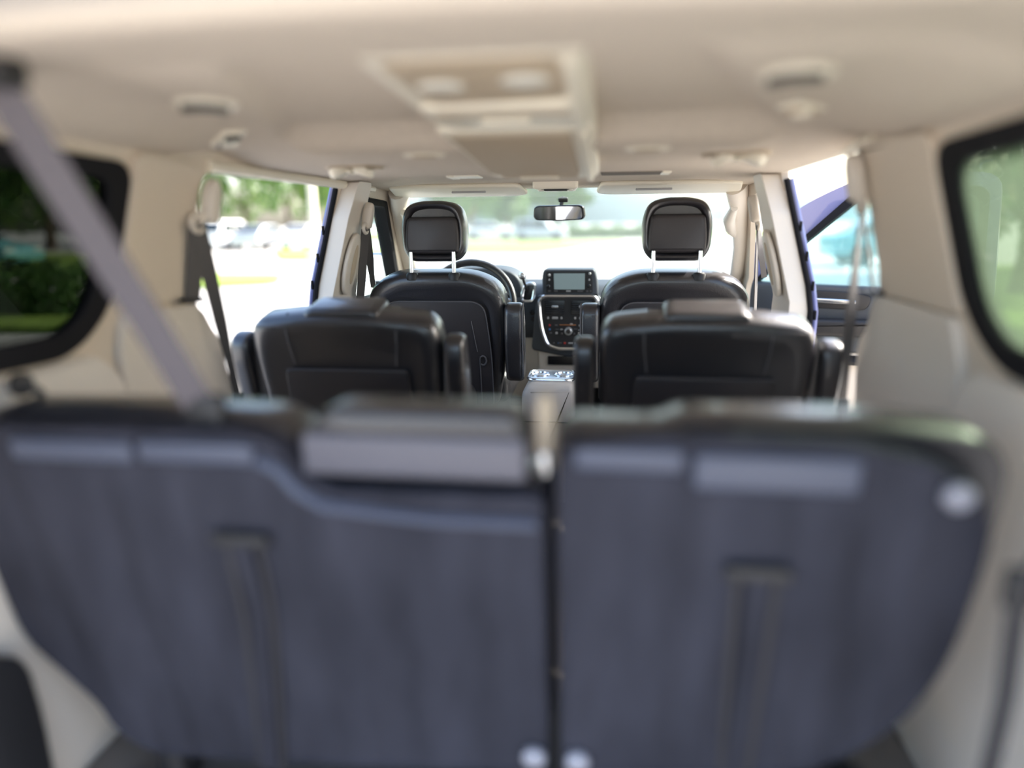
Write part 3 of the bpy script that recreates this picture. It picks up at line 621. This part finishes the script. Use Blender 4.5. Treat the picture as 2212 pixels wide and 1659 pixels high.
for x0, x1 in ((1180, 1223), (1237, 1283)):
    v = MB().slab(rpoly(Dp([(x0, 680), (x0, 650), (x1, 650), (x1, 680)]), .004, 3), soft(yF - .005, yF, .001), XZ).build('air_vent', M['black'], pn)
    for k in range(6):
        a = D(x0 + 2, 654 + k * 4.6); b = D(x1 - 2, 654 + k * 4.6)
        MB().rbox(((a[0] + b[0]) / 2, yF - .006, a[1]), (b[0] - a[0], .004, .002), .0006).build('louvre', M['slate'], v)
    x, z = D((x0 + x1) / 2 + 1, 663); MB().rbox((x, yF - .011, z), (14 * PX, .008, 5 * PX), .003).build('vent_tab', M['satin'], v)
    for px, wd in (((x0 + x1) / 2 - 14, 4), ((x0 + x1) / 2 + 1, 13), ((x0 + x1) / 2 + 15, 4)):
        x, z = D(px, 688); MB().slab(rrect(x, z, wd * PX, 5 * PX, .002, 2), soft(yF - .006, yF, .001), XZ).build('button', M['btn'], pn)
x, z = D(1232, 716)
MB().lathe([(9.5 * PX, 0), (9.5 * PX, .006), (8 * PX, .010), (7 * PX, .010), (6.5 * PX, .016), (5 * PX, .018), (.0005, .018)], Matrix.Translation((x, yF - .002, z)) @ Matrix.Rotation(R(90), 4, 'X'), 24).build('climate_dial', M['satin'], pn)
MB().lathe([(5 * PX, .0), (4.6 * PX, .021), (.0005, .021)], Matrix.Translation((x, yF - .002, z)) @ Matrix.Rotation(R(90), 4, 'X'), 20).build('dial_cap', M['black'], pn)
for px, py, wd, h, mm in ((1191, 704, 4, 4, 'red'), (1191, 713, 4, 4, 'bluep'), (1193, 721, 6, 3, 'seam'), (1205, 704, 6, 3, 'seam'), (1230, 703, 36, 2, 'amber'), (1238, 701, 6, 3, 'btn'), (1257, 704, 6, 4, 'btn'),
                          (1207, 713, 8, 2, 'seam'), (1217, 713, 6, 3, 'btn'), (1247, 712, 8, 2, 'seam'), (1257, 714, 8, 2, 'btn'), (1206, 721, 5, 5, 'btn'), (1218, 722, 5, 4, 'seam'), (1244, 722, 5, 4, 'seam'), (1255, 721, 5, 5, 'btn'),
                          (1213, 743, 9, 3, 'seam'), (1224, 743, 5, 4, 'red'), (1237, 743, 11, 3, 'btn'), (1248, 743, 4, 5, 'btn'), (1200, 743, 4, 3, 'seam'), (1210, 743, 3, 3, 'bluep'), (1258, 743, 5, 4, 'seam')):
    x, z = D(px, py); MB().slab(rrect(x, z, wd * PX, h * PX, .0015, 2), soft(yF - .006, yF, .001), XZ).build('button', M[mm], pn)
# lower beige stack with black cubby
lw = MB().slab(rpoly(Dp([(1166, 845), (1166, 760), (1310, 760), (1310, 845)]), .01, 3), soft(3.12, 3.4, .006), XZ).build('lower_stack', M['beige2'], dash)
MB().slab(rpoly(Dp([(1186, 793), (1186, 774), (1300, 774), (1300, 793)]), .004, 3), soft(3.113, 3.14, .001), XZ).build('cubby', M['black'], lw)
# instrument hood and shifter
MB().slab(rpoly([(-.60, .66), (-.19, .66), (-.22, .765), (-.30, .80), (-.50, .80), (-.58, .765)], .04, 5), soft(3.15, 3.40, .012), XZ).build('instrument_hood', M['slate'], dash)
sh = MB().tube([(x, 3.095, z) for x, z in rpoly([(-.199, .655), (-.150, .655), (-.137, .735), (-.178, .735), (-.196, .70)], .02, 5)], .0075, True, n=8).build('shifter_bezel', M['chrome'], dash)
MB().slab(rpoly([(-.199, .655), (-.150, .655), (-.137, .735), (-.178, .735), (-.196, .70)], .02, 5), soft(3.095, 3.14, .002), XZ).build('shifter_gate', M['black'], sh)
MB().tube([(-.172, 3.10, .70), (-.182, 3.05, .74), (-.186, 3.03, .765)], .006).build('shift_lever', M['dark'], sh)
MB().ball((-.187, 3.025, .775), .017, (1, 1, 1.1)).build('shift_knob', M['chrome'], sh)
for p in ((-.155, 3.13, .60), (-.15, 3.135, .57)): MB().lathe([(.012, 0), (.012, .006), (.001, .007)], Matrix.Translation(p) @ Matrix.Rotation(R(90), 4, 'X'), 14).build('switch', M['black'], dash)

# steering wheel
sw = thing('steering_wheel', 'black steering wheel behind the driver seat headrest', 'steering wheel', (-.405, 2.92, .645))
T = Matrix.Translation((-.405, 2.92, .655)) @ Matrix.Rotation(R(-22), 4, 'X')
MB().tube([T @ Vector((.192 * math.cos(a), 0, .192 * math.sin(a))) for a in [R(7.5 * i) for i in range(48)]], .0155, True, n=10).build('rim', M['leather'], sw)
MB().slab(rpoly([(-.07, -.06), (.07, -.06), (.085, .03), (.05, .07), (-.05, .07), (-.085, .03)], .03), soft(-.02, .05, .015), T).build('hub', M['slate'], sw)
for a, b in (((.06, 0, .01), (.185, 0, .02)), ((-.06, 0, .01), (-.185, 0, .02)), ((0, 0, -.04), (0, 0, -.185))): MB().tube([T @ Vector(a), T @ Vector(b)], .013).build('spoke', M['satin'], sw)
MB().tube([(-.405, 2.96, .64), (-.405, 3.13, .59)], .035, n=12).build('column', M['slate'], sw)
MB().tube([(-.36, 3.0, .65), (-.25, 3.0, .70)], .008).build('stalk', M['dark'], sw)

# centre console
cc = thing('centre_console', 'pale beige floor console with shiny cup tray between the front seats', 'console', (.015, 2.6, 0))
MB().slab(rpoly([(-.112, .0), (.088, .0), (.088, .412), (.07, .45), (-.085, .45), (-.112, .412)], [.01, .01, .05, .05, .05, .05], 6), soft(2.36, 2.58, .025), XZ).build('console_body', M['beige2'], cc)
MB().slab(rrect(-.012, 2.475, .165, .16, .035), soft(-.456, -.446, .003), XY).build('cup_tray', M['satin'], cc)
MB().tube([(x, y, .455) for x, y in rrect(-.012, 2.475, .165, .16, .035)], .005, True, n=8).build('tray_rim', M['chrome'], cc)
for x, y in ((-.055, 2.475), (.03, 2.475)): MB().lathe([(.034, .450), (.036, .460), (.032, .462), (.030, .452)], Matrix.Translation((x, y, 0)), 20).build('cup_ring', M['chrome'], cc)
MB().rbox((-.012, 2.358, .31), (.19, .006, .004), .001).build('drawer_seam', M['dark'], cc)

# ---------------------------------------------------------------- front doors
FD = [(2.525, -.035), (3.275, -.035), (3.275, .69), (2.80, 1.082), (2.465, 1.09)]
d1 = thing('door_1', 'closed driver door with clear window, left front', 'door', (-.8, 2.95, 0), kind='structure')
wallpiece(rpoly([FD[0], FD[1], FD[2], (2.510, .69)], .01, 2), [], -1, .03, -.05, 'door_panel', M['beige2'], d1)
wallpiece(rpoly([(2.510, .68), (3.275, .68), (3.275, .70), (2.80, 1.088), (2.465, 1.095)], .01, 2), [rpoly([(2.530, .70), (3.225, .70), (2.79, 1.066), (2.495, 1.072)], .02, 3)], -1, .004, -.05, 'window_frame', M['rubber'], d1, None, .004)
wallpiece([(2.52, .69), (3.24, .69), (2.80, 1.075), (2.48, 1.08)], [], -1, -.022, -.026, 'pane', M['g_door'], d1, None, 0)
dm = thing('door_mirror', 'driver side door mirror outside the left front window', 'mirror', (-.9, 3.2, .78))
MB().slab(rrect(-.925, .80, .18, .135, .04), soft(3.17, 3.26, .03), XZ).build('mirror_shell', M['paint'], dm)
T = Matrix.Translation((-.925, 3.166, .80)) @ Matrix.Rotation(R(4), 4, 'X') @ Matrix.Rotation(R(-4), 4, 'Z')
MB().slab(rrect(0, 0, .165, .118, .035), [(-.003, 0), (.004, 0)], T).build('mirror_glass', M['mirror'], dm)
MB().rbox((-.87, 3.22, .72), (.09, .05, .04), .012).build('mirror_arm', M['rubber'], dm)
# open passenger door: outline (t, z), t = distance from hinge
d2 = thing('door_2', 'open front passenger door with cyan glass, dark armrest and chrome handle', 'door', (.84, 3.35, 0), kind='structure')
ang = R(60)
T = Matrix.Translation((.845, 3.36, 0)) @ Matrix.Rotation(ang - R(90), 4, 'Z')     # local x runs from the hinge outwards
T = Matrix(((math.sin(ang), math.cos(ang), 0, .845), (-math.cos(ang), math.sin(ang), 0, 3.36), (0, 0, 1, 0), (0, 0, 0, 1)))   # local -y faces the cabin
def doorring(outer, inner, d0, d1, name, m, par):
    v3 = [[Vector((p[0], p[1], 0)) for p in L] for L in (outer, inner)]; flat = v3[0] + v3[1]; tris = tessellate_polygon(v3); b = MB()
    A = [b.bm.verts.new(T @ Vector((p.x, d0, p.y))) for p in flat]; B = [b.bm.verts.new(T @ Vector((p.x, d1, p.y))) for p in flat]
    for t in tris: b.bm.faces.new([A[i] for i in t]); b.bm.faces.new([B[i] for i in reversed(t)])
    k = 0
    for L in (outer, inner):
        for i in range(len(L)): a, c = k + i, k + (i + 1) % len(L); b.bm.faces.new((A[a], A[c], B[c], B[a]))
        k += len(L)
    return b.build(name, m, par)
inner = rpoly([(.02, .72), (.86, .72), (.84, 1.09), (.45, 1.105)], [.01, .03, .05, .08], 4)
seal = rpoly([(-.02, .70), (.89, .70), (.87, 1.115), (.43, 1.135)], [.01, .03, .05, .08], 4)
outer = rpoly([(-.04, .69), (-.04, .86), (.20, 1.065), (.42, 1.165), (.60, 1.19), (.90, 1.16), (.93, .69)], [.01, .05, .1, .1, .1, .06, .02], 4)
doorring(outer, seal, -.01, .05, 'frame', M['paint'], d2)
doorring(seal, inner, -.02, .04, 'seal', M['rubber'], d2)
MB().slab(rpoly([(.0, .70), (.88, .70), (.86, 1.10), (.44, 1.12)], .02), [(.012, 0), (.016, 0)], T).build('pane', M['g_open'], d2)
MB().slab(rpoly([(-.03, .42), (.92, .46), (.92, .725), (-.03, .725)], .03), soft(-.045, .05, .015), T).build('upper_panel', M['slate'], d2)
MB().slab(rpoly([(-.03, -.10), (.92, -.10), (.92, .475), (.40, .44), (-.03, .42)], .03), soft(-.03, .05, .015), T).build('lower_panel', M['beige2'], d2)
MB().slab(rpoly([(.0, .50), (.62, .52), (.66, .60), (.0, .565)], .03), soft(-.10, -.03, .02), T).build('armrest', M['dark'], d2)
MB().slab(rpoly([(.22, .625), (.50, .625), (.52, .69), (.40, .70), (.24, .70)], .03), soft(-.052, -.04, .004), T).build('handle_recess', M['dark'], d2)
MB().slab(rpoly([(.26, .648), (.46, .648), (.46, .670), (.26, .670)], .008), soft(-.072, -.05, .008), T).build('handle', M['chrome'], d2)
MB().tube([T @ Vector(v) for v in ((.0, -.03, .38), (.3, -.035, .40), (.8, -.03, .43))], .03, n=8, flat=.5).build('lower_trim', M['dark'], d2)

# ---------------------------------------------------------------- outdoors
GZ = -.45
def K(k, Y): return (.19 + k * Y, Y)
tag(MB().slab([(-160, -60), (160, -60), (160, 400), (-160, 400)], [(-GZ, 0), (-GZ + .2, 0)], XY).build('ground', M['asphalt']), 'pale sunlit parking lot around the minivan', 'ground', kind='structure')
def verge(pts, label, h=.10):
    o = MB().slab(rpoly(pts, .5, 4), [(-GZ - h, .02), (-GZ - h + .03, 0), (-GZ + .0, 0)], XY).build('grass_verge', M['grass']); tag(o, label, 'grass', 'mown verges of the parking lot', 'structure')
verge([K(-.64, 15.2), K(-.50, 16.2), K(-.49, 19), K(-.66, 19)], 'small grass island left of the middle pillar, near the van')
verge([K(-.49, 27), K(-.30, 27), K(-.28, 40), K(-.50, 38)], 'green verge under the light pole')
verge([K(-1.5, 8.6), K(-.78, 8.6), K(-.78, 9.8), K(-1.5, 9.8)], 'grass strip seen low through the left quarter window')
verge([K(-1.7, 18), K(-.75, 18), K(-.75, 34), K(-1.7, 34)], 'sunlit lawn beyond the dark parked van on the left')
verge([K(-.24, 33), K(-.10, 33), K(.02, 52), K(-.30, 52)], 'lawn ahead left of the rear-view mirror')
verge([K(-.35, 62), K(.25, 62), K(.25, 110), K(-.4, 110)], 'yellow green field behind the hedge')
verge([K(.42, 7), K(2.2, 7), K(2.2, 26), K(.42, 22)], 'grass bank on the right of the van')
hill = MB(); g = []
for i in range(31):
    x = -150 + 13 * i; r = []
    hgt = 34 * math.exp(-((x + 60) / 90) ** 2) + 9 * math.exp(-((x - 130) / 60) ** 2) + 4 + 2 * math.sin(x * .06)
    for j in range(7): t = j / 6; r.append(hill.bm.verts.new((x, 430 + 120 * t, GZ + hgt * math.sin(PI * t))))
    g.append(r)
for i in range(30):
    for j in range(6): hill.bm.faces.new((g[i][j], g[i + 1][j], g[i + 1][j + 1], g[i][j + 1]))
tag(hill.build('hills', M['hill'], smooth=60), 'pale distant hills on the horizon', 'hills', kind='structure')

random.seed(4)
def crown_mesh(seed, n, mats):
    rnd = random.Random(seed); b = MB(); cl = []
    for i in range(26):
        a = rnd.uniform(0, 2 * PI); z = rnd.uniform(-.75, .95); r = math.sqrt(max(0, 1 - z * z * .85)) * rnd.uniform(.25, .85)
        cl.append((Vector((r * math.cos(a), r * math.sin(a), z * .8)), rnd.uniform(.22, .42)))
    for i in range(n):
        c, r = rnd.choice(cl); d = Vector((rnd.gauss(0, 1), rnd.gauss(0, 1), rnd.gauss(0, 1))).normalized() * r * rnd.uniform(.6, 1.05)
        p = c + d; u = Vector((rnd.gauss(0, 1), rnd.gauss(0, 1), rnd.gauss(0, 1))).normalized(); v = u.orthogonal().normalized(); s = rnd.uniform(.032, .068)
        f = b.bm.faces.new([b.bm.verts.new(p + u * s), b.bm.verts.new(p + v * s * .6), b.bm.verts.new(p - u * s), b.bm.verts.new(p - v * s * .6)]); f.material_index = rnd.choice((0, 0, 1))
    me = bpy.data.meshes.new('crown'); b.bm.to_mesh(me); b.bm.free()
    for x in mats: me.materials.append(x)
    return me
crowns = [crown_mesh(k, 7000, [M['leafa'], M['leafb']]) for k in range(3)]
tb = MB(); tb.tube([(0, 0, -.1), (.03, 0, .5), (0, .02, 1)], [.09, .06, .05], n=10)
for a in range(5): tb.tube([(0, 0, .8), (.22 * math.cos(a * 1.3), .22 * math.sin(a * 1.3), 1.15), (.5 * math.cos(a * 1.3), .5 * math.sin(a * 1.3), 1.45)], [.035, .022, .01], n=6)
tro = tb.build('trunk', M['bark']); trunk_me = tro.data; bpy.data.objects.remove(tro)
tk = 0
def tree(k, Y, h, r, label, z0=.35):
    global tk
    x, y = K(k, Y); root = thing('tree', label, 'tree', (x, y, GZ), 'trees around the parking lot')
    cr = bpy.data.objects.new('crown', crowns[tk % 3]); tk += 1; C.collection.objects.link(cr); cr.parent = root
    hc = h * (1 - z0) / 2; cr.location = (0, 0, h * z0 + hc); cr.scale = (r, r, hc / .95); cr.rotation_euler = (0, 0, tk * 1.7)
    t = bpy.data.objects.new('trunk', trunk_me); C.collection.objects.link(t); t.parent = root; t.scale = (r * .9, r * .9, h * (z0 + .12))
for k, Y, h, r, l in ((-.68, 50, 12, 2.7, 'tree at the far left end of the open sliding door view'), (-.54, 51, 11, 2.6, 'tree above the white parked cars'), (-.41, 52, 12, 2.7, 'tree standing behind the light pole'),
                      (-.615, 62, 14, 3.5, 'taller tree in the second row behind the silver car'), (-.475, 63, 14, 3.5, 'taller tree in the second row left of the light pole'), (-.33, 64, 11, 3.3, 'tree seen through the driver window'), (-.20, 66, 9, 3.2, 'tree half hidden behind the driver headrest'),
                      (-.79, 29, 12, 2.8, 'shaded tree by the front edge of the left quarter window'), (-1.02, 27, 11, 2.6, 'dark tree high in the left quarter window'), (-1.17, 30, 12, 3.4, 'dark tree at the left edge of the left quarter window'), (-.87, 41, 13, 4.6, 'tall dark tree behind the two trees of the left quarter window'),
                      (-.145, 74, 7, 2.6, 'small dark tree left of the rear-view mirror'), (-.20, 95, 9, 6, 'pale tree far ahead above the driver headrest'), (-.075, 115, 8, 6, 'far tree behind the rear-view mirror'),
                      (.53, 14, 9, 2.2, 'bright green tree at the front edge of the right quarter window'), (.66, 21, 11, 3.2, 'leafy green tree filling the right quarter window'), (.92, 10, 10, 2.2, 'green tree beyond the right rear of the van')):
    tree(k, Y, h, r, l, .06 if k > .5 else (.09 if k < -.7 else .13))
def hedge(x0, y0, x1, y1, h, wd, n, q, label):
    hg = MB(); rnd = random.Random(9)
    a0 = Vector((x0, y0, 0)); a1 = Vector((x1, y1, 0)); nn = Vector((-(y1 - y0), x1 - x0, 0)).normalized()
    for i in range(n):
        u = rnd.random(); p = a0.lerp(a1, u) + nn * rnd.uniform(-wd, wd); p.z = GZ + rnd.uniform(0, h) * (1 + .1 * math.sin(u * 40))
        a = Vector((rnd.gauss(0, 1), rnd.gauss(0, 1), rnd.gauss(0, 1))).normalized(); v = a.orthogonal().normalized()
        hg.bm.faces.new([hg.bm.verts.new(p + a * q), hg.bm.verts.new(p + v * q * .6), hg.bm.verts.new(p - a * q), hg.bm.verts.new(p - v * q * .6)])
    tag(hg.build('hedge', M['leafa'], smooth=0, recalc=False), label, 'hedge')
hedge(*K(-.125, 60), *K(.075, 63), 1.05, .6, 5200, .14, 'long low dark green hedge across the lot ahead')
hedge(*K(-1.25, 10.2), *K(-.82, 10.2), .85, .35, 5000, .06, 'dark low hedge close by, seen low through the left quarter window')
x, y = K(-.434, 25); lp = thing('street_lamp', 'pale light pole left of the middle pillar', 'light pole', (x, y, GZ))
MB().lathe([(.30, 0), (.30, .55), (.26, .6)], Matrix.Translation((x, y, GZ)), 16).build('footing', M['curb'], lp)
MB().lathe([(.16, .5), (.13, 3), (.11, 6.5)], Matrix.Translation((x, y, GZ)), 14).build('pole', M['pole'], lp)
MB().rbox((x + .5, y, GZ + 6.5), (1.1, .3, .14), .04).build('lamp_head', M['pole'], lp)

def car_proto(kind):
    """front of the car towards +x, centre at origin on the ground"""
    root = thing('parked_car', '-', 'car', (0, 0, 0), 'parked cars')
    h = 1.72 if kind == 'suv' else 1.46; L = 4.6
    body = rpoly([(-2.28, .30), (2.26, .30), (2.30, .62), (2.10, .82), (1.25, .95), (-1.9, 1.02), (-2.25, .95)], .09, 4)
    bo = MB().slab(body, soft(-.88, .88, .10), XZ).build('body', M['cwhite'], root)
    if kind == 'suv': cab = [(-2.15, .98), (1.25, .93), (.55, h), (-1.85, h)]
    else: cab = [(-1.85, .98), (1.2, .93), (.35, h), (-1.05, h)]
    cb = MB().slab(rpoly(cab, .12, 4), soft(-.74, .74, .10), XZ).build('cabin', M['cwhite'], root)
    cx = sum(p[0] for p in cab) / 4; wn = [(cx + (p[0] - cx) * .88, .99 + (p[1] - .95) * .78) for p in cab]
    for s in (-1, 1):
        xm = (wn[2][0] + wn[3][0]) / 2
        MB().slab(rpoly([wn[0], (xm - .05, wn[0][1]), (xm - .05, wn[2][1]), wn[3]], .05, 3), soft(s * .735, s * .752, .005), XZ).build('window', M['cglass'], cb)
        MB().slab(rpoly([(xm + .05, wn[0][1]), wn[1], wn[2], (xm + .05, wn[2][1])], .05, 3), soft(s * .735, s * .752, .005), XZ).build('window', M['cglass'], cb)
        for xx in (-1.42, 1.42):
            MB().lathe([(.20, -.11), (.33, -.11), (.33, .11), (.20, .11)], Matrix.Translation((xx, s * .80, .33)) @ Matrix.Rotation(R(90), 4, 'X'), 20).build('wheel', M['tyre'], root)
        MB().rbox((2.2, s * .62, .70), (.12, .34, .12), .03).build('headlight', M['lamp'], root)
        MB().rbox((-2.2, s * .70, .80), (.10, .22, .16), .03).build('tail_light', M['red'], root)
    ce = [Vector((cab[1][0], 0, cab[1][1])), Vector((cab[2][0], 0, cab[2][1]))]; dv = ce[1] - ce[0]
    for a, b, nm in ((cab[1], cab[2], 'windscreen'), (cab[0], cab[3], 'rear_window')):
        p0 = Vector((a[0], 0, a[1])); p1 = Vector((b[0], 0, b[1])); d = p1 - p0; n = Vector((d.z, 0, -d.x)).normalized() * (1 if nm == 'windscreen' else -1) * .006
        q = MB(); vs = []
        for t, sgn in ((.15, -1), (.15, 1), (.85, 1), (.85, -1)): vs.append(p0 + d * t + Vector((0, sgn * (.64 - .04 * t), 0)) + n)
        tp = [q.bm.verts.new(v) for v in vs]; bt = [q.bm.verts.new(v - n * 4) for v in vs]
        q.bm.faces.new(tp); q.bm.faces.new(bt[::-1])
        for i in range(4): q.bm.faces.new((tp[i], tp[(i + 1) % 4], bt[(i + 1) % 4], bt[i]))
        q.build(nm, M['cglass'], cb)
    return root
protos = {k: car_proto(k) for k in ('sedan', 'suv')}; used = {}
def repaint(o, m):
    for ch in [x for x in bpy.data.objects if x.parent == o]:
        if ch.name.split('.')[0] in ('body', 'cabin'): ch.material_slots[0].link = 'OBJECT'; ch.material_slots[0].material = M[m]
def car(kind, k, Y, rz, m, label):
    o = protos[kind] if kind not in used else copy_tree(protos[kind]); used[kind] = 1
    x, y = K(k, Y); o.location = (x, y, GZ); o.rotation_euler = (0, 0, R(rz)); o['label'] = label; repaint(o, m)
for a in (('sedan', -.625, 40, 90, 'cwhite', 'white car furthest left in the far row, beside the belt'), ('suv', -.57, 40, 90, 'cwhite', 'white tall car second in the far row, under the trees'),
          ('sedan', -.515, 40, 90, 'csilver', 'silver car in the middle of the far row'), ('sedan', -.445, 41, 90, 'cwhite', 'white sedan at the pole end of the far row'),
          ('sedan', -1.02, 22, 0, 'cteal', 'teal car on the lawn edge at the far left of the quarter window'), ('sedan', -.70, 45, 0, 'cwhite', 'white car in the shade beyond the left rear pillar'),
          ('sedan', -.17, 62, 0, 'cwhite', 'white car far ahead left of the mirror'), ('suv', -.10, 58, 0, 'csilver', 'silver tall car far ahead beside the small dark tree'), ('sedan', .38, 24, 0, 'cteal', 'pale teal car seen through the open passenger door glass')):
    car(*a)
